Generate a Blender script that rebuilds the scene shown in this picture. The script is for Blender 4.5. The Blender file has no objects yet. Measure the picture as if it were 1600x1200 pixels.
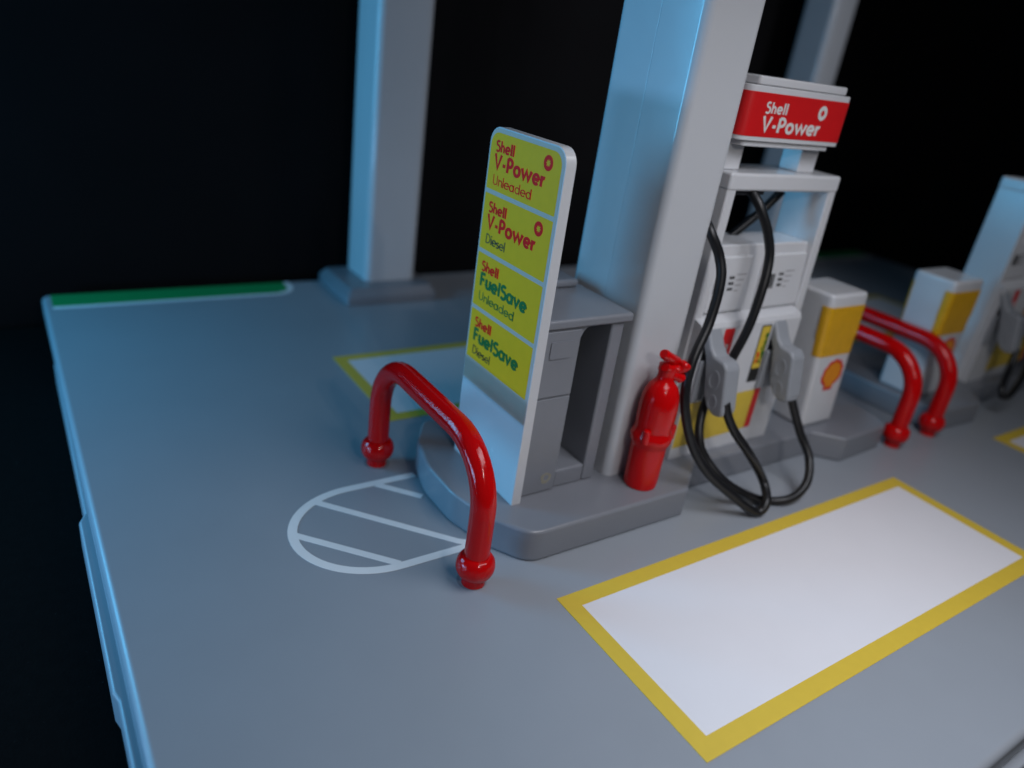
import bpy, bmesh, math, random
from mathutils import Vector, Matrix
random.seed(7)
scene = bpy.context.scene
COL = scene.collection
PI = math.pi
# one unit = 5 mm of the real toy
scene.unit_settings.system = 'METRIC'
scene.unit_settings.scale_length = 0.005

# ------------------------------------------------------------------ camera
cam = bpy.data.cameras.new('camera')
camo = bpy.data.objects.new('camera', cam)
COL.objects.link(camo)
scene.camera = camo
YAW, TILT, ROLL = -0.639335, 1.134782, 0.14878501
Rm = Matrix.Rotation(YAW, 3, 'Z') @ Matrix.Rotation(TILT, 3, 'X') @ Matrix.Rotation(ROLL, 3, 'Z')
camo.matrix_world = Matrix.Translation((0, 0, 14)) @ Rm.to_4x4()
cam.sensor_width = 36
cam.lens = 1151.28 / 1600 * 36
cam.clip_start = 0.5
cam.clip_end = 600
cam.dof.use_dof = True
cam.dof.focus_distance = 19.6
cam.dof.aperture_fstop = cam.lens * 1e-3 / (2 * 0.165)

# ------------------------------------------------------------------ world and lamps
world = bpy.data.worlds.new('World')
scene.world = world
world.use_nodes = True
bg = world.node_tree.nodes['Background']
bg.inputs[0].default_value = (0.55, 0.75, 1.0, 1)
bg.inputs[1].default_value = 0.03

def area(name, loc, target, sx, sy, power, color, shape='RECTANGLE'):
    l = bpy.data.lights.new(name, 'AREA')
    l.shape = shape
    l.size = sx
    if shape == 'RECTANGLE':
        l.size_y = sy
    l.energy = power
    l.color = color
    o = bpy.data.objects.new(name, l)
    o.location = loc
    d = Vector(target) - Vector(loc)
    o.rotation_euler = d.to_track_quat('-Z', 'Y').to_euler()
    COL.objects.link(o)
    return o
area('window_light', (-15, 37.5, 13), (16, 15, 8), 12, 15, 7200, (0.10, 0.56, 1.0))
area('screen_light', (-15, 18, 2.6), (16, 17, 5), 12, 3, 2700, (0.25, 0.58, 1.0))
top = area('overhead_light', (17.5, 2, 23), (17, 4, 0), 16, 10, 2500, (0.90, 0.92, 1.0))
top.data.spread = math.radians(130)
area('bulb_light', (4, -20, 26), (14, 14, 3), 0.5, 0.5, 1200, (1.0, 0.95, 0.92), 'SQUARE')
area('bulb_light', (7, -20, 26), (14, 14, 3), 0.5, 0.5, 1200, (1.0, 0.95, 0.92), 'SQUARE')

back_fill = area('overhead_light', (44, 4, 30), (37, 37, 11), 10, 10, 900, (0.92, 0.93, 1.0))  # added fill aimed at the back pillars, not a known fixture
back_fill.data.spread = math.radians(68)
scene.view_settings.view_transform = 'Standard'
scene.view_settings.look = 'None'
scene.view_settings.exposure = 0
scene.view_settings.gamma = 1
scene.view_settings.use_curve_mapping = False
scene.render.engine = 'CYCLES'

# ------------------------------------------------------------------ materials
def plastic(name, color, rough=0.3, var=0.04, bump=0.015, scale=1.2, spec=0.5, coat=0.0, sss=0.0):
    m = bpy.data.materials.new(name)
    m.use_nodes = True
    nt = m.node_tree
    b = nt.nodes['Principled BSDF']
    tc = nt.nodes.new('ShaderNodeTexCoord')
    n1 = nt.nodes.new('ShaderNodeTexNoise')
    n1.inputs['Scale'].default_value = scale
    n1.inputs['Detail'].default_value = 5
    nt.links.new(tc.outputs['Object'], n1.inputs['Vector'])
    mix = nt.nodes.new('ShaderNodeMix')
    mix.data_type = 'RGBA'
    mix.inputs[6].default_value = (*[c * (1 - var) for c in color], 1)
    mix.inputs[7].default_value = (*[min(1, c * (1 + var)) for c in color], 1)
    nt.links.new(n1.outputs['Fac'], mix.inputs[0])
    nt.links.new(mix.outputs[2], b.inputs['Base Color'])
    mr = nt.nodes.new('ShaderNodeMapRange')
    mr.inputs['To Min'].default_value = rough * 0.85
    mr.inputs['To Max'].default_value = rough * 1.2
    n2 = nt.nodes.new('ShaderNodeTexNoise')
    n2.inputs['Scale'].default_value = scale * 4
    n2.inputs['Detail'].default_value = 8
    nt.links.new(tc.outputs['Object'], n2.inputs['Vector'])
    nt.links.new(n2.outputs['Fac'], mr.inputs['Value'])
    nt.links.new(mr.outputs['Result'], b.inputs['Roughness'])
    if bump:
        n3 = nt.nodes.new('ShaderNodeTexNoise')
        n3.inputs['Scale'].default_value = 14
        n3.inputs['Detail'].default_value = 3
        nt.links.new(tc.outputs['Object'], n3.inputs['Vector'])
        bp = nt.nodes.new('ShaderNodeBump')
        bp.inputs['Strength'].default_value = 0.25
        bp.inputs['Distance'].default_value = bump
        nt.links.new(n3.outputs['Fac'], bp.inputs['Height'])
        nt.links.new(bp.outputs['Normal'], b.inputs['Normal'])
    b.inputs['Specular IOR Level'].default_value = spec
    b.inputs['Coat Weight'].default_value = coat
    b.inputs['Coat Roughness'].default_value = 0.12
    if sss:
        b.inputs['Subsurface Weight'].default_value = sss
        b.inputs['Subsurface Radius'].default_value = (0.5, 0.4, 0.35)
        b.inputs['Subsurface Scale'].default_value = 0.4
    return m
M = dict(
    base=plastic('base_grey_plastic', (0.285, 0.31, 0.345), 0.34, 0.05, 0.004, 0.35),
    island=plastic('island_grey_plastic', (0.195, 0.205, 0.23), 0.3, 0.05, 0.006, 0.8),
    white=plastic('white_plastic', (0.61, 0.615, 0.635), 0.2, 0.02, 0.006, 0.7, sss=0.12),
    pillar=plastic('pillar_white_plastic', (0.53, 0.545, 0.57), 0.16, 0.02, 0.004, 0.4, sss=0.1),
    signwhite=plastic('sign_white_plastic', (0.60, 0.61, 0.63), 0.25, 0.02, 0.006, 0.7, sss=0.1),
    red=plastic('red_plastic', (0.54, 0.002, 0.003), 0.1, 0.05, 0.03, 2.0, spec=0.33),
    grey=plastic('nozzle_grey_plastic', (0.27, 0.285, 0.31), 0.42, 0.05, 0.01, 2.0),
    rubber=plastic('black_rubber', (0.006, 0.006, 0.007), 0.38, 0.1, 0.006, 3),
    hole_shade=plastic('recess_shade', (0.025, 0.028, 0.035), 0.5, 0.05, 0.0, 2),  # near-black colour stands in for shade inside openings
    yellow=plastic('yellow_print', (0.66, 0.47, 0.05), 0.45, 0.05, 0.004, 3),
    binyellow=plastic('amber_yellow_print', (0.68, 0.36, 0.012), 0.3, 0.14, 0.01, 2.5),
    signyellow=plastic('lime_yellow_label', (0.96, 0.44, 0.012), 0.5, 0.05, 0.004, 3, spec=0.12),
    signpaper=plastic('label_paper', (0.60, 0.44, 0.36), 0.5, 0.03, 0.004, 3, spec=0.2),
    signred=plastic('red_label_print', (0.92, 0.01, 0.008), 0.5, 0.04, 0.003, 3, spec=0.12),
    paper=plastic('white_sticker', (0.74, 0.73, 0.76), 0.42, 0.02, 0.004, 0.8),
    redprint=plastic('red_print', (0.62, 0.01, 0.012), 0.35, 0.04, 0.003, 3),
    greenprint=plastic('green_print', (0.002, 0.13, 0.012), 0.5, 0.04, 0.003, 3),
    greenstrip=plastic('green_strip_print', (0.005, 0.26, 0.07), 0.5, 0.05, 0.003, 1),
    blackprint=plastic('black_print', (0.012, 0.012, 0.012), 0.45, 0.04, 0.0, 3),
    greyprint=plastic('grey_print', (0.28, 0.27, 0.29), 0.45, 0.04, 0.0, 3),
    whiteprint=plastic('white_print', (0.68, 0.68, 0.66), 0.4, 0.03, 0.003, 3),
    lineprint=plastic('white_line_paint', (0.76, 0.77, 0.78), 0.45, 0.04, 0.003, 3),
    orange=plastic('orange_print', (0.75, 0.26, 0.01), 0.4, 0.04, 0.0, 3),
    gold=plastic('worn_gold_mark', (0.27, 0.255, 0.20), 0.25, 0.35, 0.0, 6),
    cloth=plastic('black_table_cloth', (0.0028, 0.0026, 0.0026), 0.95, 0.4, 0.05, 3, spec=0.05),
    velvet=plastic('black_backdrop_cloth', (0.008, 0.0075, 0.008), 1.0, 0.3, 0.0, 0.15, spec=0.05),
)
# fine speckle (dust and moulding grain) on the dark table
def speckle(m, scale, amt):
    nt = m.node_tree
    b = nt.nodes['Principled BSDF']
    src = b.inputs['Base Color'].links[0].from_socket
    tc = [n for n in nt.nodes if n.type == 'TEX_COORD'][0]
    v = nt.nodes.new('ShaderNodeTexNoise')
    v.inputs['Scale'].default_value = scale
    v.inputs['Detail'].default_value = 2
    nt.links.new(tc.outputs['Object'], v.inputs['Vector'])
    r = nt.nodes.new('ShaderNodeValToRGB')
    r.color_ramp.elements[0].position = 0.72
    r.color_ramp.elements[0].color = (0, 0, 0, 1)
    r.color_ramp.elements[1].position = 0.82
    r.color_ramp.elements[1].color = (amt, amt, amt, 1)
    nt.links.new(v.outputs['Fac'], r.inputs[0])
    a = nt.nodes.new('ShaderNodeMix')
    a.data_type = 'RGBA'
    a.blend_type = 'ADD'
    a.inputs[0].default_value = 1
    nt.links.new(src, a.inputs[6])
    nt.links.new(r.outputs[0], a.inputs[7])
    nt.links.new(a.outputs[2], b.inputs['Base Color'])
speckle(M['cloth'], 9, 0.03)
speckle(M['base'], 30, 0.02)
speckle(M['island'], 30, 0.02)

# ------------------------------------------------------------------ object helpers
def obj(name, bm, mat, parent=None, bevel=0, seg=3, smooth=True, angle=35):
    me = bpy.data.meshes.new(name)
    bmesh.ops.recalc_face_normals(bm, faces=bm.faces)
    bm.to_mesh(me)
    bm.free()
    me.materials.append(mat)
    o = bpy.data.objects.new(name, me)
    COL.objects.link(o)
    if parent is not None:
        o.parent = parent
        o.matrix_parent_inverse = parent_world(parent).inverted()
    if smooth:
        for p in me.polygons:
            p.use_smooth = True
    if bevel:
        md = o.modifiers.new('bevel', 'BEVEL')
        md.width = bevel
        md.segments = seg
        md.limit_method = 'ANGLE'
        md.angle_limit = math.radians(angle)
        md.harden_normals = True
    elif smooth:
        bm2 = bmesh.new()
        bm2.from_mesh(me)
        for e in bm2.edges:
            if len(e.link_faces) == 2 and e.calc_face_angle(0) > math.radians(38):
                e.smooth = False
        bm2.to_mesh(me)
        bm2.free()
        md = o.modifiers.new('normals', 'WEIGHTED_NORMAL')
        md.keep_sharp = True
        md.weight = 100
    return o

def parent_world(p):
    m = p.matrix_basis.copy()
    while p.parent is not None:
        m = p.parent.matrix_basis @ p.matrix_parent_inverse @ m
        p = p.parent
    return m

def thing(name, label, cat, loc, group=None):
    o = bpy.data.objects.new(name, None)
    o.empty_display_size = 0.5
    o.location = loc
    COL.objects.link(o)
    o['label'] = label
    o['category'] = cat
    if group:
        o['group'] = group
    return o

def tag(o, label, cat, group=None):
    o['label'] = label
    o['category'] = cat
    if group:
        o['group'] = group
    return o

def box(bm, x0, x1, y0, y1, z0, z1):
    v = [bm.verts.new(p) for p in ((x0, y0, z0), (x1, y0, z0), (x1, y1, z0), (x0, y1, z0),
                                   (x0, y0, z1), (x1, y0, z1), (x1, y1, z1), (x0, y1, z1))]
    for f in ((0, 3, 2, 1), (4, 5, 6, 7), (0, 1, 5, 4), (1, 2, 6, 5), (2, 3, 7, 6), (3, 0, 4, 7)):
        bm.faces.new([v[i] for i in f])

def boxbm(*a):
    bm = bmesh.new()
    box(bm, *a)
    return bm

def loft(bm, rings, cap=True, closed=True):
    R = [[bm.verts.new(p) for p in r] for r in rings]
    n = len(R[0])
    for a, b in zip(R, R[1:]):
        for i in range(n if closed else n - 1):
            j = (i + 1) % n
            bm.faces.new((a[i], a[j], b[j], b[i]))
    if cap:
        bm.faces.new(list(reversed(R[0])))
        bm.faces.new(R[-1])
    return R

def prism(pts, z0, z1):
    """upright prism over a 2-D outline"""
    bm = bmesh.new()
    loft(bm, [[(x, y, z0) for x, y in pts], [(x, y, z1) for x, y in pts]])
    return bm

def prism_x(pts, x0, x1):
    """outline in (y, z), depth along x"""
    bm = bmesh.new()
    loft(bm, [[(x0, y, z) for y, z in pts], [(x1, y, z) for y, z in pts]])
    return bm

def prism_y(pts, y0, y1):
    bm = bmesh.new()
    loft(bm, [[(x, y0, z) for x, z in pts], [(x, y1, z) for x, z in pts]])
    return bm

def rrect(x0, x1, y0, y1, r, n=6):
    if not isinstance(r, (list, tuple)):
        r = [r] * 4
    out = []
    for (cx, cy, a0), rr in zip(((x1, y1, 0), (x0, y1, 90), (x0, y0, 180), (x1, y0, 270)), r):
        sx = -1 if cx == x1 else 1
        sy = -1 if cy == y1 else 1
        if rr <= 0:
            out.append((cx, cy))
            continue
        for k in range(n + 1):
            a = math.radians(a0 + 90 * k / n)
            out.append((cx + sx * rr + rr * math.cos(a), cy + sy * rr + rr * math.sin(a)))
    return out

def fillet(pts, radii, n=8):
    out = []
    N = len(pts)
    for i, (p, r) in enumerate(zip(pts, radii)):
        p = Vector(p)
        a = Vector(pts[i - 1])
        b = Vector(pts[(i + 1) % N])
        if r <= 0:
            out.append(tuple(p))
            continue
        da = (a - p).normalized()
        db = (b - p).normalized()
        ang = da.angle(db)
        t = min(r / math.tan(ang / 2), (a - p).length * 0.49, (b - p).length * 0.49)
        A = p + da * t
        B = p + db * t
        for k in range(n + 1):
            u = k / n
            q = A * (1 - u) ** 2 + p * 2 * u * (1 - u) + B * u ** 2
            out.append(tuple(q))
    return out

def catmull(pts, n=10):
    P = [Vector(p) for p in pts]
    P = [2 * P[0] - P[1]] + P + [2 * P[-1] - P[-2]]
    out = []
    for i in range(1, len(P) - 2):
        a, b, c, d = P[i - 1:i + 3]
        for k in range(n):
            t = k / n
            out.append(0.5 * ((2 * b) + (c - a) * t + (2 * a - 5 * b + 4 * c - d) * t * t + (3 * b - a - 3 * c + d) * t ** 3))
    out.append(P[-2])
    return out

def tube(bm, path, r, n=16, cap=True):
    path = [Vector(p) for p in path]
    up = Vector((0.13, 0.2, 0.97)).normalized()
    rings = []
    t0 = (path[1] - path[0]).normalized()
    nrm = t0.cross(up).normalized()
    for i, p in enumerate(path):
        a = path[max(i - 1, 0)]
        b = path[min(i + 1, len(path) - 1)]
        t = (b - a).normalized()
        nrm = (nrm - t * nrm.dot(t)).normalized()
        bn = t.cross(nrm)
        rr = r[i] if isinstance(r, (list, tuple)) else r
        rings.append([p + (nrm * math.cos(2 * PI * k / n) + bn * math.sin(2 * PI * k / n)) * rr for k in range(n)])
    loft(bm, rings, cap)

def lathe(bm, prof, c, n=32, axis='z'):
    rings = []
    for r, z in prof:
        rings.append([(c[0] + r * math.cos(2 * PI * k / n), c[1] + r * math.sin(2 * PI * k / n), c[2] + z) for k in range(n)])
    loft(bm, rings)

# a flat sheet laid on a surface: origin o, axes u and v, lift along n
class Plane:
    def __init__(s, o, u, v, n):
        s.o, s.u, s.v, s.n = map(Vector, (o, u, v, n))
    def p(s, a, b, h=0):
        return s.o + s.u * a + s.v * b + s.n * h
def sheet(name, pl, pts, h, mat, parent, th=0.006):
    bm = bmesh.new()
    loft(bm, [[pl.p(a, b, h) for a, b in pts], [pl.p(a, b, h + th) for a, b in pts]])
    return obj(name, bm, mat, parent, smooth=False)

def ringsheet(name, pl, outer, inner, h, mat, parent, th=0.006):
    bm = bmesh.new()
    n = len(outer)
    lo = [[bm.verts.new(pl.p(a, b, hh)) for a, b in pts] for pts, hh in
          ((outer, h), (outer, h + th), (inner, h + th), (inner, h))]
    for k in range(4):
        A, B = lo[k], lo[(k + 1) % 4]
        for i in range(n):
            j = (i + 1) % n
            bm.faces.new((A[i], A[j], B[j], B[i]))
    return obj(name, bm, mat, parent, smooth=False)

# ------------------------------------------------------------------ lettering: a round geometric sans drawn with strokes
def arc(cx, cy, rx, ry, a0, a1, n=14):
    return [(cx + rx * math.cos(math.radians(a0 + (a1 - a0) * k / n)), cy + ry * math.sin(math.radians(a0 + (a1 - a0) * k / n))) for k in range(n + 1)]
X = 0.68
G = {
 'S': (0.50, [arc(.25, .735, .19, .2, 35, 270, 16)[:-1] + arc(.25, .27, .22, .265, 90, -145, 16)]),
 'h': (0.50, [[(.07, 0), (.07, 1)], [(.07, .36)] + arc(.25, .37, .175, .22, 180, 0) + [(.425, 0)]]),
 'e': (0.58, [[(.10, .33), (.50, .33)], arc(.28, .33, .23, .29, 0, 316, 20)]),
 'l': (0.17, [[(.07, 0), (.07, 1)]]),
 'V': (0.66, [[(.03, 1), (.31, .05), (.59, 1)]]),
 '-': (0.36, [[(.05, .36), (.29, .36)]]),
 'P': (0.56, [[(.08, 0), (.08, .95)] , [(.08, .93), (.24, .93)] + arc(.25, .68, .22, .25, 90, -90) + [(.08, .43)]]),
 'o': (0.60, [arc(.29, .33, .23, .29, 0, 360, 24)]),
 'w': (0.92, [[(.04, X), (.25, .07), (.45, .60), (.65, .07), (.86, X)]]),
 'r': (0.34, [[(.07, 0), (.07, X)], [(.07, .3)] + arc(.27, .33, .19, .25, 170, 75, 8)]),
 'U': (0.60, [[(.07, 1), (.07, .3)] + arc(.28, .29, .21, .25, 180, 360) + [(.49, 1)]]),
 'n': (0.50, [[(.07, 0), (.07, X)], [(.07, .36)] + arc(.25, .37, .175, .22, 180, 0) + [(.425, 0)]]),
 'a': (0.60, [arc(.27, .33, .21, .29, 0, 360, 24), [(.49, 0), (.49, X)]]),
 'd': (0.60, [arc(.27, .33, .21, .29, 0, 360, 24), [(.49, 0), (.49, 1)]]),
 'D': (0.66, [[(.08, 0), (.08, 1)], [(.08, .96), (.2, .96)] + arc(.22, .5, .34, .46, 90, -90, 18) + [(.08, .04)]]),
 'i': (0.17, [[(.07, 0), (.07, X)], [(.07, .82), (.07, .96)]]),
 's': (0.38, [arc(.18, .455, .125, .13, 35, 270, 12)[:-1] + arc(.18, .18, .14, .145, 90, -145, 12)]),
 'F': (0.48, [[(.08, 0), (.08, 1)], [(.08, .94), (.44, .94)], [(.08, .52), (.40, .52)]]),
 'u': (0.52, [[(.07, X), (.07, .27)] + arc(.245, .27, .175, .22, 180, 360) + [(.42, X)], [(.42, X), (.42, 0)]]),
 'v': (0.48, [[(.02, X), (.23, .05), (.44, X)]]),
}
def ribbon(bm, pl, pts, w, h, th):
    P = [Vector(p) for p in pts]
    closed = (P[0] - P[-1]).length < 1e-4
    if closed:
        P = P[:-1]
    n = len(P)
    L, R = [], []
    for i in range(n):
        a = P[i - 1] if (i > 0 or closed) else None
        b = P[(i + 1) % n] if (i < n - 1 or closed) else None
        d1 = (P[i] - a).normalized() if a is not None else None
        d2 = (b - P[i]).normalized() if b is not None else None
        if d1 is None: d1 = d2
        if d2 is None: d2 = d1
        n1 = Vector((-d1.y, d1.x)); n2 = Vector((-d2.y, d2.x))
        m = n1 + n2
        m = m.normalized() if m.length > 1e-3 else n1
        k = min(1 / max(m.dot(n1), 0.3), 1.6)
        L.append(P[i] + m * (w / 2) * k)
        R.append(P[i] - m * (w / 2) * k)
    rows = []
    for i in range(n):
        rows.append([bm.verts.new(pl.p(L[i].x, L[i].y, h)), bm.verts.new(pl.p(R[i].x, R[i].y, h)),
                     bm.verts.new(pl.p(R[i].x, R[i].y, h + th)), bm.verts.new(pl.p(L[i].x, L[i].y, h + th))])
    for i in range(n if closed else n - 1):
        A, B = rows[i], rows[(i + 1) % n]
        for k in range(4):
            bm.faces.new((A[k], A[(k + 1) % 4], B[(k + 1) % 4], B[k]))
    if not closed:
        bm.faces.new(rows[0]); bm.faces.new(list(reversed(rows[-1])))

def text(name, s, pl, a, b, size, width, weight, mat, parent, h=0.008, th=0.006, rot=0, stretch=1.2, track=0.0):
    """a, b: baseline start on the plane; size: cap height; width: total run length"""
    bm = bmesh.new()
    total = sum(G[c][0] + track for c in s)
    ca, sa = math.cos(rot), math.sin(rot)
    class GS:
        @staticmethod
        def p(x_, y_, h_):
            uu, vv = x_ * size * stretch, y_ * size
            return pl.p(a + uu * ca - vv * sa, b + uu * sa + vv * ca, h_)
    fx = width / total / (size * stretch)
    x = 0
    k = 0
    for c in s:
        adv, strokes = G[c]
        for st in strokes:
            ribbon(bm, GS, [((x + px) * fx, py) for px, py in st], weight, h, th + 0.0016 * (k % 7))
            k += 1
        x += adv + track
    return obj(name, bm, mat, parent, smooth=False)

def emblem(name, pl, a, b, r, mat, parent, h=0.008):
    n = 64
    outer = [(a + r * math.cos(2 * PI * k / n), b + r * math.sin(2 * PI * k / n)) for k in range(n)]
    inner = []
    for k in range(n):
        t = 2 * PI * k / n
        q = r * (0.42 + 0.10 * math.cos(8 * t))
        inner.append((a + q * math.cos(t), b + q * math.sin(t)))
    return ringsheet(name, pl, outer, inner, h, mat, parent)

def scallop(r, n=7):
    """fan shaped outline with a flat foot"""
    pts = []
    for i in range(n):
        a0 = math.radians(-28 + 236 * i / n)
        a1 = math.radians(-28 + 236 * (i + 1) / n)
        for k in range(5):
            t = k / 5
            a = a0 + (a1 - a0) * t
            q = r * (0.93 + 0.09 * math.sin(PI * t))
            pts.append((q * math.cos(a), q * math.sin(a)))
    pts += [(-0.86 * r, -0.44 * r), (-0.45 * r, -0.75 * r), (-0.42 * r, -1.05 * r), (0.42 * r, -1.05 * r), (0.45 * r, -0.75 * r), (0.86 * r, -0.44 * r)]
    return pts

# ================================================================== setting
TZ = -2.0
table = obj('tabletop', boxbm(-120, 220, -80, 40.4, TZ - 1.5, TZ), M['cloth'])
table['kind'] = 'structure'
back = obj('backdrop', boxbm(-160, 260, 41.2, 42.2, TZ - 1.5, 140), M['velvet'])
back['kind'] = 'structure'

# ================================================================== forecourt base
base = thing('forecourt', 'large grey plastic forecourt board with printed parking bays, on the black table', 'toy base board', (34.4, 21, TZ))
o = obj('board', prism(rrect(0.88, 67.9, 2.75, 39.35, 0.4), -0.95, 0), M['base'], base, 0.2, 5)
lip = fillet([(0.68, 2.5), (68.1, 2.5), (68.1, 39.6), (2.2, 39.6), (2.0, 34), (0.86, 33.5), (0.8, 22), (0.62, 21.6), (0.6, 14.5), (0.68, 14.2)], [.3] * 4 + [0.1] * 6, 4)
obj('flange', prism(lip, TZ, -0.97), M['base'], base, 0.12, 3)
GP = Plane((0, 0, 0), (1, 0, 0), (0, 1, 0), (0, 0, 1))

def bay(x0, x1, y0, y1, label=None):
    w = 0.52
    s = sheet('parking_bay', GP, [(x0 + w, y0 + w), (x1 - w, y0 + w), (x1 - w, y1 - w), (x0 + w, y1 - w)], 0.003, M['paper'], base, 0.012)
    ringsheet('bay_border', GP, [(x0, y0), (x1, y0), (x1, y1), (x0, y1)],
              [(x0 + w, y0 + w), (x1 - w, y0 + w), (x1 - w, y1 - w), (x0 + w, y1 - w)], 0.003, M['yellow'], s, 0.013)
for (x0, x1, y0, y1) in ((11.45, 28.65, 6.05, 11.83), (37.5, 54.7, 6.05, 12.03), (11.35, 28.55, 22.72, 28.95), (37.5, 54.7, 22.72, 28.95)):
    bay(x0, x1, y0, y1)

# the hatched half-round marking in front of the island
hb = bmesh.new()
LW = 0.28
yc, rr = 16.93, 2.07
outl = [(10.55, yc + rr)] + [(8.1, yc + rr)] + [(8.1 + 2.38 * math.cos(math.radians(a)), yc + rr * math.sin(math.radians(a))) for a in range(96, 266, 6)] + [(8.1, yc - rr), (10.75, yc - rr)]
ribbon(hb, GP, outl, LW, 0.003, 0.006)
ribbon(hb, GP, [(6.95, 18.66), (10.15, 15.2), (10.5, 14.95)], LW * .86, 0.003, 0.0068)
ribbon(hb, GP, [(5.8, 17.35), (8.1, 14.95)], LW * .86, 0.003, 0.0075)
ribbon(hb, GP, [(9.1, 18.9), (10.2, 17.72)], LW * .86, 0.003, 0.0082)
obj('hatched_marking', hb, M['lineprint'], base, smooth=False)

def green(x0, x1, flip):
    r = 1.1
    y0, y1 = 37.45, 39.2
    if not flip:
        path = [(x0, y0)] + [(x1 - r + r * math.cos(math.radians(a)), y0 + r + r * math.sin(math.radians(a))) for a in range(-90, 1, 10)] + [(x1, y1)]
        fillp = path + [(x0, y1)]
    else:
        path = [(x0, y1)] + [(x0 + r + r * math.cos(math.radians(a)), y0 + r + r * math.sin(math.radians(a))) for a in range(180, 271, 10)] + [(x1, y0)]
        fillp = path + [(x1, y1)]
    s = sheet('verge_strip', GP, fillp, 0.003, M['greenstrip'], base, 0.004)
    bm = bmesh.new()
    ribbon(bm, GP, path, 0.3, 0.0075, 0.004)
    obj('edge_line', bm, M['lineprint'], s, smooth=False)
green(1.25, 12.5, False)
green(56, 67.4, True)

# ================================================================== islands
H1 = 1.1
def island(pts, radii, label, loc):
    t = tag(obj('pump_island', prism(fillet(pts, radii), 0.002, H1), M['island'], None, 0.13, 5, angle=50), label, 'pump island', 'raised grey pump islands')
    return t
isl1 = [(11.55, 13.4), (17.95, 13.4), (19.45, 14.55), (26.4, 14.55), (27.4, 13.55), (30.6, 13.7), (31.0, 14.5), (31.2, 17), (31.0, 19.5), (30.6, 20.4), (27.4, 20.5),
        (26.4, 19.5), (19.45, 19.5), (17.95, 20.6), (11.55, 20.6), (10.75, 19.4), (10.35, 17.9), (10.35, 16.2), (10.8, 14.6)]
island(isl1, [.9, .12, .12, .12, .25, .5, .3, .5, .3, .5, .25, .12, .12, .12, .5, 1.5, 2, 2, 1.2],
       'nearer grey raised island carrying the tall price sign and middle pillar', None)
ox = 65.8
isl2 = [(35.0, 13.55), (38.4, 13.4), (39.6, 14.55), (47.4, 14.55), (48.9, 13.4), (55.3, 13.4), (56.3, 15.4), (56.3, 18.6), (55.3, 20.6), (48.9, 20.6), (47.4, 19.5), (39.6, 19.5), (38.4, 20.5), (35.0, 20.4), (34.5, 18.8), (34.4, 17), (34.5, 15.1)]
island(isl2, [.5, .25, .12, .12, .12, .9, 2, 2, .9, .12, .12, .12, .25, .5, .3, .5, .3],
       'farther grey raised island at the right edge behind the red hoops', None)

# ================================================================== pillars
def pillar(x0, x1, y0, y1, z0, label, plinth=None, r=0.55):
    t = thing('canopy_pillar', label, 'pillar', ((x0 + x1) / 2, (y0 + y1) / 2, z0), 'white canopy pillars')
    half = (y0 + y1) / 2
    # a hair-wide parting seam runs up the side faces
    pts = rrect(x0, x1, y0, y1, [r, r, r, r], 8)
    out = []
    for i, p in enumerate(pts):
        out.append(p)
        q = pts[(i + 1) % len(pts)]
        if abs(p[0] - q[0]) < 1e-5 and abs(p[1] - q[1]) > 0.5:
            s = 1 if p[0] > (x0 + x1) / 2 else -1
            dy = 1 if q[1] > p[1] else -1
            out += [(p[0], half - .02 * dy), (p[0] - s * 0.015, half), (p[0], half + .02 * dy)]
    zt = 27
    zb = z0 + (0.95 if plinth else 0.002)
    if plinth:
        zb = z0 + 0.85
    obj('shaft', prism(out, zb, zt), M['pillar'], t)
    if plinth:
        a, b, c, d = plinth
        bm = bmesh.new()
        loft(bm, [[(x, y, z0 + 0.002) for x, y in rrect(a, b, c, d, .2, 3)], [(x, y, z0 + 0.45) for x, y in rrect(a, b, c, d, .2, 3)],
                  [(x, y, z0 + 0.849) for x, y in rrect(a + .3, b - .3, c + .3, d - .3, .2, 3)]])
        obj('plinth', bm, M['island'], t, 0.06, 2)
    return t
pillar(15.65, 17.85, 15.05, 18.6, H1, 'thick white pillar standing on the nearer island beside the price sign', None, 0.28)
pillar(15.95, 18.95, 36.2, 39.0, 0, 'white pillar on a grey plinth at the back edge, left of the price sign', (14.4, 19.8, 34.9, 39.3), 0.36)
pillar(49.6, 52.1, 36.0, 38.8, 0, 'faint white pillar at the back, seen above and behind the fuel pump', (47.6, 53, 34.9, 39.3), 0.45)

# ================================================================== price sign
sg = thing('price_sign', 'tall white fuel name board with four yellow panels in front of the pillar', 'sign', (11.88, 16.7, H1))
SX0, SX1 = 11.72, 12.06
o = obj('board', prism_x(rrect(14.88, 18.5, H1 - 0.03, 11.72, [.45, .45, 0.02, 0.02], 6), SX0, SX1), M['signwhite'], sg, 0.05, 3)
SP = Plane((SX0, 0, 0), (0, -1, 0), (0, 0, 1), (-1, 0, 0))      # a = -y
def sy(y): return -y
lab = sheet('label_sheet', SP, rrect(-18.46, -14.92, 3.9, 11.68, [.4, .4, 0.02, 0.02], 6), 0.002, M['signpaper'], sg, 0.006)
panels = [(9.99, 11.57), (8.22, 9.86), (6.43, 8.09), (4.68, 6.30)]
rows = [('Shell', 'V-Power', 'Unleaded', M['signred'], M['signred'], True), ('Shell', 'V-Power', 'Diesel', M['signred'], M['blackprint'], True),
        ('Shell', 'FuelSave', 'Unleaded', M['greenprint'], M['greenprint'], False), ('Shell', 'FuelSave', 'Diesel', M['greenprint'], M['blackprint'], False)]
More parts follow.
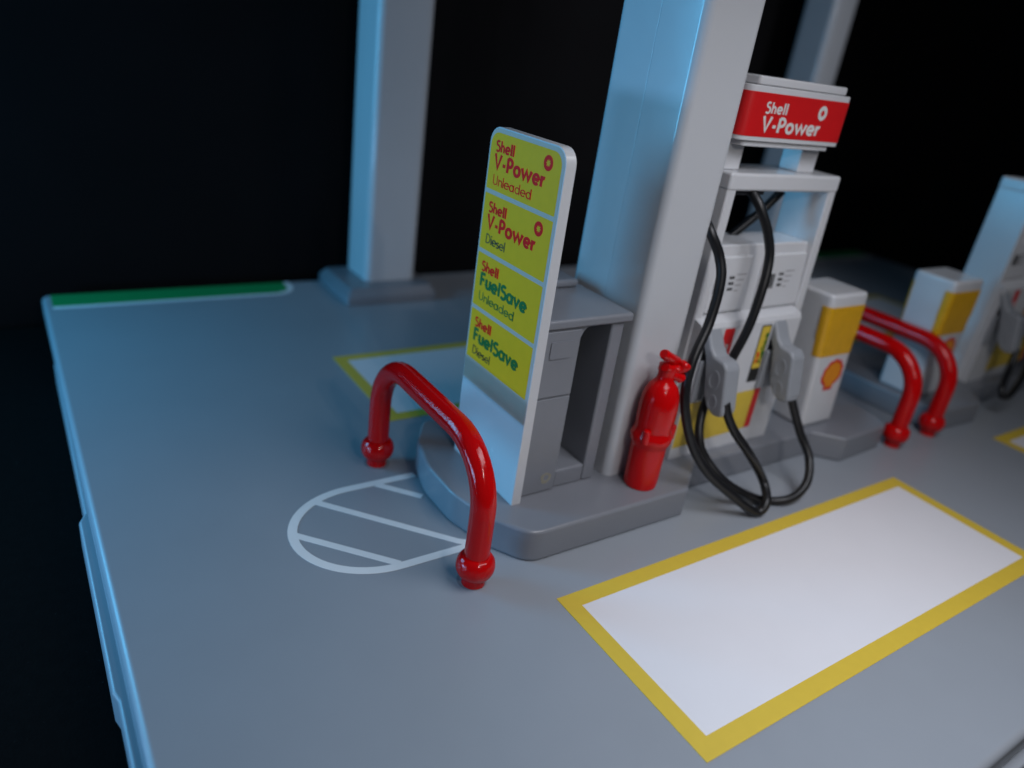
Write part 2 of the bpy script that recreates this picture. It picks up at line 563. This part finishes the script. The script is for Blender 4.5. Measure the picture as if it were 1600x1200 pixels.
for (z0, z1), (a, b, c, mb, mc, ring) in zip(panels, rows):
    top = z0 > 9.9
    pn = sheet('price_panel', SP, rrect(-18.41, -15.03, z0, z1, [.36, .36, .03, .03] if top else .03, 5), 0.009, M['signyellow'], sg, 0.004)
    text('lettering', a, SP, -18.12, z1 - 0.50, 0.30, 0.98, 0.19, M['signred'], pn, 0.0135, track=0.12)
    text('lettering', b, SP, -18.12, z1 - 0.98, 0.41, 2.52 if ring else 2.56, 0.22, mb, pn, 0.0135, track=0.07)
    text('lettering', c, SP, -18.10, z1 - 1.42, 0.28, 1.98 if c == 'Unleaded' else 1.07, 0.10, mc, pn, 0.0135)
    if ring:
        emblem('emblem', SP, -15.6, z1 - 0.34, 0.2, M['signred'], pn, 0.0135)

# ================================================================== counter cabinet behind the sign
cb = thing('island_counter', 'grey plastic counter with a dark open cupboard, between price sign and pillar', 'counter', (13.8, 17, H1))
bm = bmesh.new()
zb, zt = H1 + 0.002, 6.72
# carcass as one frame round the opening: outline in x,z with the opening cut by building four bars
box(bm, 12.08, 13.52, 15.18, 18.9, zb, zt)
obj('drawer_column', bm, M['island'], cb, 0.05, 3)
obj('cupboard_floor', boxbm(13.522, 14.7, 15.2, 18.9, zb, 1.75), M['island'], cb, 0.08, 3)
obj('side_panel', boxbm(14.702, 15.2, 15.2, 18.9, zb, zt), M['island'], cb, 0.08, 3)
obj('back_panel', boxbm(13.524, 14.698, 18.5, 18.88, 1.752, zt), M['hole_shade'], cb)  # cupboard's inner shade is put into this panel's colour
ob = bmesh.new()
obj('worktop', boxbm(12.075, 15.42, 15.08, 18.98, zt + 0.002, 7.02), M['island'], cb, 0.1, 4)
obj('raised_block', boxbm(12.7, 15.1, 17.5, 18.8, 7.022, 7.3), M['island'], cb, 0.12, 3)
FP = Plane((0, 15.18, 0), (1, 0, 0), (0, 0, 1), (0, -1, 0))
obj('drawer_front', boxbm(12.1, 13.48, 15.13, 15.178, 4.56, 6.66), M['island'], cb, 0.04, 3)
obj('cupboard_door', boxbm(12.1, 13.48, 15.13, 15.178, 1.14, 4.50), M['island'], cb, 0.04, 3)
sheet('cabinet_window', FP, rrect(12.42, 13.22, 5.82, 6.36, .06, 3), 0.052, M['island'], cb, 0.03)
NN = 20
ringsheet('glue_mark', FP, [(13.1 + .2 * math.cos(t / NN * 2 * PI) * (1 + .2 * math.sin(3 * t / 3)), 1.62 + .2 * math.sin(t / NN * 2 * PI)) for t in range(NN)],
          [(13.12 + .1 * math.cos(t / NN * 2 * PI), 1.64 + .11 * math.sin(t / NN * 2 * PI)) for t in range(NN)], 0.0505, M['gold'], cb, 0.003)
# corner fillets at the top of the cupboard opening
fl = [(13.524, zt - .002), (13.524, zt - .3)] + [(13.524 + .3 - .3 * math.cos(math.radians(a)), zt - .3 + .3 * math.sin(math.radians(a))) for a in range(0, 91, 15)]
fb = prism_y([(13.5, zt - .001), (13.5, zt - .4), (13.55, zt - .32), (13.62, zt - .16), (13.72, zt - .07), (13.85, zt - .03), (14.69, zt - .03), (14.69, zt - .001)], 15.21, 18.4)
obj('lintel', fb, M['island'], cb)

# ================================================================== fire extinguisher
ex = thing('fire_extinguisher', 'small glossy red fire extinguisher standing on the island in front of the pillar', 'fire extinguisher', (16.45, 14.35, H1))
bm = bmesh.new()
prof = [(0.50, -0.03), (0.555, 0.06), (0.57, 0.3), (0.585, 1.5), (0.62, 1.62), (0.675, 1.74), (0.69, 1.88), (0.67, 2.0), (0.62, 2.08), (0.61, 2.2), (0.625, 2.5), (0.63, 2.95), (0.61, 3.22), (0.56, 3.46), (0.47, 3.66), (0.37, 3.78), (0.30, 3.86), (0.27, 3.97), (0.265, 4.1), (0.30, 4.22), (0.29, 4.38), (0.2, 4.44)]
c = (16.58, 14.35, H1)
lathe(bm, prof, c, 40)
obj('cylinder', bm, M['red'], ex)
for dx in (-1, 1):
    bm = bmesh.new()
    tube(bm, [(c[0] + dx * 0.56, c[1] - .3, H1 + 1.8), (c[0] + dx * 0.58, c[1] - .32, H1 + 2.3)], [0.14, 0.12], 10)
    obj('strap_lug', bm, M['red'], ex, 0.04, 2)
bm = bmesh.new()
tube(bm, catmull([(c[0] - .5, c[1] - .14, H1 + 4.88), (c[0] - .1, c[1] - .1, H1 + 4.66), (c[0] + .2, c[1], H1 + 4.52), (c[0] + .4, c[1] + .05, H1 + 4.42)], 6), [.14] + [.17] * 17 + [.12], 12)
obj('lever', bm, M['red'], ex)
bm = bmesh.new()
tube(bm, catmull([(c[0] - .3, c[1] - .15, H1 + 4.42), (c[0] - .05, c[1] - .12, H1 + 4.3), (c[0] + .25, c[1] - .05, H1 + 4.25)], 6), 0.15, 12)
obj('carry_handle', bm, M['red'], ex)
bm = bmesh.new()
tube(bm, catmull([(c[0] + .15, c[1] - .1, H1 + 4.2), (c[0] + .42, c[1] - .2, H1 + 4.3), (c[0] + .54, c[1] - .26, H1 + 4.5)], 6), [.14, .14, .15, .15, .16, .17, .18, .19, .2, .2, .2, .18, .13], 14)
obj('horn', bm, M['red'], ex)
bm = bmesh.new()
tube(bm, catmull([(c[0] + .1, c[1] - .1, H1 + 4.1), (c[0] + .4, c[1] - .2, H1 + 4.0), (c[0] + .5, c[1] - .24, H1 + 3.92)], 6), [.17] * 12 + [.12], 14)
obj('outlet', bm, M['red'], ex)

# ================================================================== crash hoops
def hoop(x, y0, y1, label, top=4.14):
    t = thing('crash_hoop', label, 'crash barrier', (x, (y0 + y1) / 2, 0), 'red tubular crash hoops')
    r = 0.36
    R = 1.8
    path = [(x, y0, 0.3), (x, y0, 1.2), (x, y0, top - R)]
    for a in range(0, 91, 9):
        path.append((x, y0 + R - R * math.cos(math.radians(a)), top - R + R * math.sin(math.radians(a))))
    for a in range(0, 91, 9):
        path.append((x, y1 - R + R * math.sin(math.radians(a)), top - R + R * math.cos(math.radians(a))))
    path += [(x, y1, 1.2), (x, y1, 0.3)]
    bm = bmesh.new()
    tube(bm, path, r, 24)
    hp = obj('hoop_tube', bm, M['red'], t)
    for y in (y0, y1):
        bm = bmesh.new()
        lathe(bm, [(0.3, .28), (.42, .3), (.5, .38), (.555, .52), (.565, .66), (.53, .82), (.45, .93), (.37, .99)], (x, y, 0), 28)
        obj('collar', bm, M['red'], t)
        bm = bmesh.new()
        lathe(bm, [(.34, 0.004), (.34, .30)], (x, y, 0), 24)
        obj('foot_peg', bm, M['red'], t)
    return t
hoop(9.65, 13.42, 20.15, 'red hoop barrier nearest the camera, in front of the price sign')
h2 = hoop(31.4, 13.6, 20.2, 'red hoop barrier beyond the litter bin at the right end of the nearer island')
h3 = hoop(34.4, 13.6, 20.2, 'farthest red hoop barrier, at the left end of the farther island')
def socket(x, y):
    n = 28
    ringsheet('hoop_socket', GP, [(x + .44 * math.cos(2 * PI * k / n), y + .44 * math.sin(2 * PI * k / n)) for k in range(n)],
              [(x + .37 * math.cos(2 * PI * k / n), y + .37 * math.sin(2 * PI * k / n)) for k in range(n)], 0.002, M['island'], base, 0.005)
for xx, yy in ((9.65, 13.5), (9.65, 20.15), (31.4, 13.6), (34.4, 13.6)):
    socket(xx, yy)

# ================================================================== fuel pump
def build_pump(X0, label, group, mirrored=False):
    """X0: left side of the pump"""
    t = thing('fuel_pump', label, 'fuel pump', (X0 + 3.1, 16.3, H1), group)
    W = 6.1
    x0, x1 = X0, X0 + W
    yf, yb = 15.5, 17.3
    z0 = H1 + 0.002
    def lean(xa, xb, ya, yb_, za, zb_, dx=0.0):
        bm = bmesh.new()
        loft(bm, [[(xa, ya, za), (xb, ya, za), (xb, yb_, za), (xa, yb_, za)], [(xa + dx, ya, zb_), (xb + dx, ya, zb_), (xb + dx, yb_, zb_), (xa + dx, yb_, zb_)]])
        return bm
    obj('side_panel', lean(x0, x0 + .42, yf, yb, z0, 10.7, .1), M['white'], t, 0.07, 3)
    obj('side_panel', lean(x1 - .42, x1, yf, yb, z0, 10.7, -.35), M['white'], t, 0.07, 3)
    obj('top_slab', boxbm(x0 + .08, x1 - .33, yf - .03, yb + .02, 10.62, 11.18), M['white'], t, 0.1, 4)
    for xx in ((x0 + .0, x1 - 2.25) if not mirrored else (x0 + 1.35, x1 - .9)):
        obj('post', boxbm(xx, xx + .9, 15.95, 16.75, 11.182, 12.0), M['white'], t, 0.05, 2)
    # header
    hx0, hx1 = (x0 - .1, x1 - 1.15) if not mirrored else (x0 + 1.5, x1 + .3)
    hd = obj('header_sign', prism(rrect(hx0, hx1, 15.4, 17.1, .3, 4), 12.15, 13.72), M['white'], t, 0.03, 2)
    obj('header_cap', prism(rrect(hx0 + .3, hx1 - .4, 15.42, 17.0, .12, 3), 13.722, 13.98), M['white'], hd, 0.06, 2)
    obj('header_foot', prism(rrect(hx0 + .3, hx1 - .45, 15.5, 17.0, .12, 3), 11.98, 12.148), M['white'], hd, 0.03, 2)
    band = prism(rrect(hx0 - .012, hx1 + .012, 15.388, 17.112, .31, 6), 12.29, 13.54)
    obj('red_band', band, M['redprint'], hd)
    HP = Plane((0, 15.388, 0), (1, 0, 0), (0, 0, 1), (0, -1, 0))
    text('lettering', 'Shell', HP, hx0 + .82, 12.98, 0.32, 1.06, 0.18, M['whiteprint'], hd, 0.002, track=0.12)
    text('lettering', 'V-Power', HP, hx0 + .82, 12.45, 0.44, 2.9, 0.21, M['whiteprint'], hd, 0.002, track=0.07)
    emblem('emblem', HP, hx0 + 3.6, 13.14, 0.22, M['whiteprint'], hd, 0.002)
    # display head
    bm = bmesh.new()
    loft(bm, [[(x0 + .44, yf + .14, 6.3), (x1 - .44, yf + .14, 6.3), (x1 - .44, yb - .1, 6.3), (x0 + .44, yb - .1, 6.3)],
              [(x0 + .46, yf + .22, 8.82), (x1 - .72, yf + .22, 8.82), (x1 - .72, yb - .1, 8.82), (x0 + .46, yb - .1, 8.82)]])
    obj('display_head', bm, M['white'], t, 0.06, 3)
    for k, (a, b) in enumerate(((x0 + .5, x0 + 2.55), (x0 + 3.0, x1 - .62))):
        bm = bmesh.new()
        A = [(a, yf + .03, 6.5), (b, yf + .03, 6.5), (b, yf + .2, 6.5), (a, yf + .2, 6.5)]
        B = [(a + .05, yf + .1, 8.45), (b - .1, yf + .1, 8.45), (b - .1, yf + .28, 8.45), (a + .05, yf + .28, 8.45)]
        loft(bm, [A, B])
        dp = obj('display_panel', bm, M['white'], t, 0.07, 3)
        # the readout follows the panel's slight lean
        nn = Vector((0, -1.95, 0.07)).normalized()
        vv = Vector((0, 0.07, 1.95)).normalized()
        DP = Plane((0, yf + .03, 6.5), (1, 0, 0), vv, nn)
        bm = bmesh.new()
        ax = a + .18 + .12 * k
        for i in range(6):
            ribbon(bm, DP, [(ax + .04 + i * .085, .72), (ax + .04 + i * .085, 1.25)], .06, .003, .004)
        obj('readout', bm, M['blackprint'], dp, smooth=False)
        for r_ in range(3):
            bm = bmesh.new()
            zz = 1.22 - r_ * .2
            for c_ in range(3):
                ribbon(bm, DP, [(ax + .74 + c_ * .09, zz - .05), (ax + .74 + c_ * .09, zz + .05)], .07, .003, .004)
            obj('readout_digits', bm, M['blackprint'], dp, smooth=False)
        for r_ in range(4):
            bm = bmesh.new()
            zz = 1.32 - r_ * .19
            ribbon(bm, DP, [(ax + 1.05, zz), (ax + 1.55 - .1 * r_, zz)], .035, .003, .004)
            obj('caption_line', bm, M['greyprint'], dp, smooth=False)
    # lower cabinet with recesses for the nozzles
    yl = 15.12
    cab = bmesh.new()
    c0, c1 = x0 + .1, x0 + 5.45
    # ledge on top slopes back to the display
    pr = [(yl, z0), (yl, 6.12), (yl + .06, 6.28), (yf + .12, 6.42), (yb - .05, 6.42), (yb - .05, z0)]
    def slab(xa, xb, prof=pr):
        b_ = prism_x(prof, xa, xb)
        tmp = bpy.data.meshes.new('tmp'); b_.to_mesh(tmp); b_.free()
        cab.from_mesh(tmp); bpy.data.meshes.remove(tmp)
    rec = [(yl + .45, 3.4), (yl + .45, 6.0), (yl, 6.0), (yl, 6.12), (yl + .06, 6.28), (yf + .12, 6.42), (yb - .05, 6.42), (yb - .05, z0), (yl, z0), (yl, 3.4)]
    mo = -.25 if mirrored else 0
    r1, r2, r3, r4 = x0 + .42 + mo, x0 + 1.14 + mo, x0 + 3.95, x0 + 4.65
    slab(c0, r1); slab(r1, r2, rec); slab(r2, r3); slab(r3, r4, rec); slab(r4, c1)
    bmesh.ops.remove_doubles(cab, verts=cab.verts, dist=1e-4)
    cabo = obj('lower_cabinet', cab, M['white'], t, smooth=False)
    CP = Plane((0, yl, 0), (1, 0, 0), (0, 0, 1), (0, -1, 0))
    rl = sheet('grade_label', CP, rrect(x0 + 1.32, x0 + 1.84, 4.3, 6.05, .05, 2), 0.003, M['redprint'], cabo, 0.005)
    text('grade_lettering', 'V-Power', CP, x0 + 1.67, 4.45, 0.2, 1.05, 0.13, M['whiteprint'], cabo, 0.009, rot=PI / 2)
    sheet('grade_label', CP, rrect(x0 + 3.3, x0 + 3.84, 3.75, 6.0, .04, 2), 0.003, M['blackprint'], cabo, 0.005)
    sheet('grade_label', CP, rrect(x0 + 3.35, x0 + 3.79, 4.3, 5.95, .03, 2), 0.009, M['yellow'], cabo, 0.003)
    text('grade_lettering', 'Shell', CP, x0 + 3.55, 4.5, 0.14, 0.45, 0.2, M['redprint'], cabo, 0.013, rot=PI / 2)
    text('grade_lettering', 'FuelSave', CP, x0 + 3.76, 4.5, 0.17, 1.2, 0.22, M['greenprint'], cabo, 0.013, rot=PI / 2)
    lo = 1.6 if mirrored else 0
    sheet('lower_label', CP, [(x0 + lo + .16, 1.55), (x0 + lo + 3.95, 1.72), (x0 + lo + 3.95, 3.38), (x0 + lo + .16, 3.32)], 0.003, M['yellow'], cabo, 0.005)
    sheet('lower_label_edge', CP, [(x0 + lo + 3.955, 1.72), (x0 + lo + 4.28, 1.74), (x0 + lo + 4.28, 3.40), (x0 + lo + 3.955, 3.38)], 0.003, M['redprint'], cabo, 0.005)
    return t, x0, x1, yl

def nozzle(t, cx, yl, top=5.75):
    """holstered pump nozzle: spout up into the recess, bulky handle below"""
    prof = [(.25, 0), (.02, .02), (-.10, -.25), (-.22, -.62), (-.40, -.88), (-.80, -1.0), (-.95, -1.2),
            (-.95, -2.7), (-.84, -2.9), (-.5, -2.9), (-.22, -2.65), (-.06, -2.3), (.02, -1.0), (.2, -.5)]
    t_ = math.radians(11)
    prof = [(yl + p * math.cos(t_) + q * math.sin(t_), top + q * math.cos(t_) - p * math.sin(t_)) for p, q in prof]
    body = obj('nozzle', prism_x(prof, cx - .36, cx + .36), M['grey'], t, 0.13, 4, angle=20)
    for dz, ry, rz in ((-1.55, .24, .36), (-2.3, .2, .28)):
        bm = bmesh.new()
        n = 20
        yc_, zc_ = yl - .48 + dz * .19, top + dz
        out = [(yc_ + ry * math.cos(2 * PI * k / n), zc_ + rz * math.sin(2 * PI * k / n)) for k in range(n)]
        inn = [(yc_ + .68 * ry * math.cos(2 * PI * k / n), zc_ + .68 * rz * math.sin(2 * PI * k / n)) for k in range(n)]
        pl = Plane((cx - .36, 0, 0), (0, 1, 0), (0, 0, 1), (-1, 0, 0))
        ringsheet('trigger_guard', pl, out, inn, -.01, M['grey'], body, 0.035)
    # boot fixed to the pump behind the handle
    obj('nozzle_boot', boxbm(cx - .42, cx + .42, yl - .14, yl - .002, top - 2.7, top - 1.15), M['grey'], t, 0.05, 2)
    return body

def hose(t, pts, n=10):
    bm = bmesh.new()
    tube(bm, catmull(pts, n), 0.16, 14)
    return obj('hose', bm, M['rubber'], t)

pump, px0, px1, yl = build_pump(18.55, 'white fuel pump with red header sign and two black hoses, beside the middle pillar', 'white fuel pumps')
nozzle(pump, px0 + .78, yl, 6.15)
nozzle(pump, px0 + 4.28, yl, 6.15)

# ================================================================== litter bins / service towers with yellow band
def bin_(x0, x1, bx0, bx1, label):
    t = thing('forecourt_bin', label, 'bin', ((bx0 + bx1) / 2, 15.9, H1), 'white bins with yellow bands')
    yf, yb = 14.95, 16.9
    def sec(u, z, g=0):
        a = bx0 + (x0 - bx0) * u
        b = bx1 + (x1 - bx1) * u
        return [(x, y, z) for x, y in rrect(a - g, b + g, yf - g, yb + g, .22, 5)]
    zb, zt = H1 + 0.002, 6.92
    bm = bmesh.new()
    def U(z): return (z - zb) / (zt - zb)
    loft(bm, [sec(0, zb), sec(U(1.9), 1.9), sec(U(4.25), 4.25), sec(U(6.5), 6.5, 0.02), sec(1, zt, 0.02)])
    body = obj('bin_body', bm, M['white'], t, 0.16, 4, angle=60)
    for side in (0, 1):
        def csec(z, g):
            aa = bx0 + (x0 - bx0) * U(z)
            bb = bx1 + (x1 - bx1) * U(z)
            o_ = rrect(aa - g, bb + g, yf - g, yb + g, .22 + g, 5)
            d = .34 if side == 0 else .12
            if side == 0:
                keep = [p for p in o_ if p[1] < yf + .3]
                keep = [(aa - g, yf + d)] + [p for p in keep] + [(bb + g, yf + d)]
                inner = [(bb - .1, yf + d), (bb - .1, yf + .1), (aa + .1, yf + .1), (aa + .1, yf + d)]
            else:
                keep = [p for p in o_ if p[1] > yb - .1]
                keep = [(bb + g, yb - d)] + keep + [(aa - g, yb - d)]
                inner = [(aa + .02, yb - d), (aa + .1, yb - .06), (bb - .1, yb - .06), (bb - .02, yb - d)]
            return [(x, y, z) for x, y in keep + inner]
        bm = bmesh.new()
        loft(bm, [csec(4.32, .012), csec(5.05, .015), csec(5.1, .05), csec(6.42, .05)])
        obj('yellow_band', bm, M['binyellow'], t)
    um = U(3.45)
    cx = ((bx0 + (x0 - bx0) * um) + (bx1 + (x1 - bx1) * um)) / 2 + 0.12
    BP = Plane((cx, yf, 3.45), (1, 0, 0), (0, 0, 1), (0, -1, 0))
    s = scallop(.68)
    lg = sheet('shell_logo', BP, [(a, b) for a, b in s], 0.006, M['redprint'], t, 0.005)
    sheet('logo_fan', BP, [(a * .8, b * .8) for a, b in s], 0.0125, M['orange'], lg, 0.004)
    return t
bin_(25.4, 27.75, 26.15, 28.25, 'white forecourt bin with yellow band and fan logo right beside the nearer pump')
bin_(34.55, 37.15, 34.9, 37.4, 'blurred white forecourt bin on the farther island, behind the red hoops')

# second pump on the far island
pump2, qx0, qx1, ql = build_pump(40.05, 'white fuel pump cut off by the right edge of the picture', 'white fuel pumps', True)
nozzle(pump2, qx0 + .45, ql, 6.0)
nozzle(pump2, qx0 + 4.28, ql, 6.0)

# ================================================================== hoses (parts of their pumps)
A = [(18.01, 15.70, 9.85), (17.85, 15.10, 9.47), (18.18, 14.80, 8.78), (18.24, 14.55, 8.03), (17.97, 14.35, 6.75), (17.35, 14.10, 5.60), (17.22, 13.90, 4.36), (17.70, 13.60, 2.89), (18.44, 13.20, 1.78), (19.51, 12.70, 0.87), (20.49, 12.30, 0.20), (20.94, 12.28, 0.50), (21.31, 12.90, 0.97), (20.27, 13.10, 2.20), (19.71, 13.50, 2.93), (19.33, 13.70, 3.56), (19.19, 13.80, 3.97)]
B = [(20.05, 15.70, 10.56), (20.16, 15.30, 10.15), (20.50, 15.00, 9.39), (20.67, 14.80, 8.58), (20.48, 14.60, 7.56), (20.21, 14.50, 6.37), (19.93, 14.55, 5.32), (19.77, 14.70, 4.30), (19.30, 14.70, 3.38), (18.93, 14.30, 2.52), (19.07, 13.90, 1.81), (19.68, 13.20, 1.04), (21.29, 12.82, 0.20), (22.35, 12.31, 0.25), (23.25, 12.36, 0.70), (23.80, 12.90, 1.37), (23.67, 13.50, 2.17), (23.14, 13.85, 3.31), (22.95, 13.95, 3.81)]
C_ = [(22.79, 16.60, 10.43), (22.38, 16.80, 9.77), (21.71, 16.90, 9.18), (20.77, 16.90, 8.55), (19.84, 16.90, 7.96)]
D = [(41.47, 14.00, 3.34), (41.02, 13.80, 2.42), (39.98, 13.40, 1.68), (40.00, 13.20, 1.24), (40.85, 13.20, 1.29), (42.26, 13.50, 2.03), (43.18, 13.90, 3.18)]
hose(pump, A)
hose(pump, B)
hose(pump, C_ + [(19.3, 17.5, 6.5), (19.2, 17.8, 4.5), (19.6, 18.3, 2.6), (20.4, 19.6, 1.0), (21.2, 20.3, .25), (22.0, 19.6, 1.2), (22.2, 18.2, 2.8), (22.0, 17.4, 4.0)])
hose(pump2, D)
obj('hose_outlet', boxbm(px0 + .5, px0 + 2.2, 15.75, 16.9, 10.45, 10.618), M['hole_shade'], pump, 0.04, 2)  # dark colour stands in for the shaded underside at the outlet
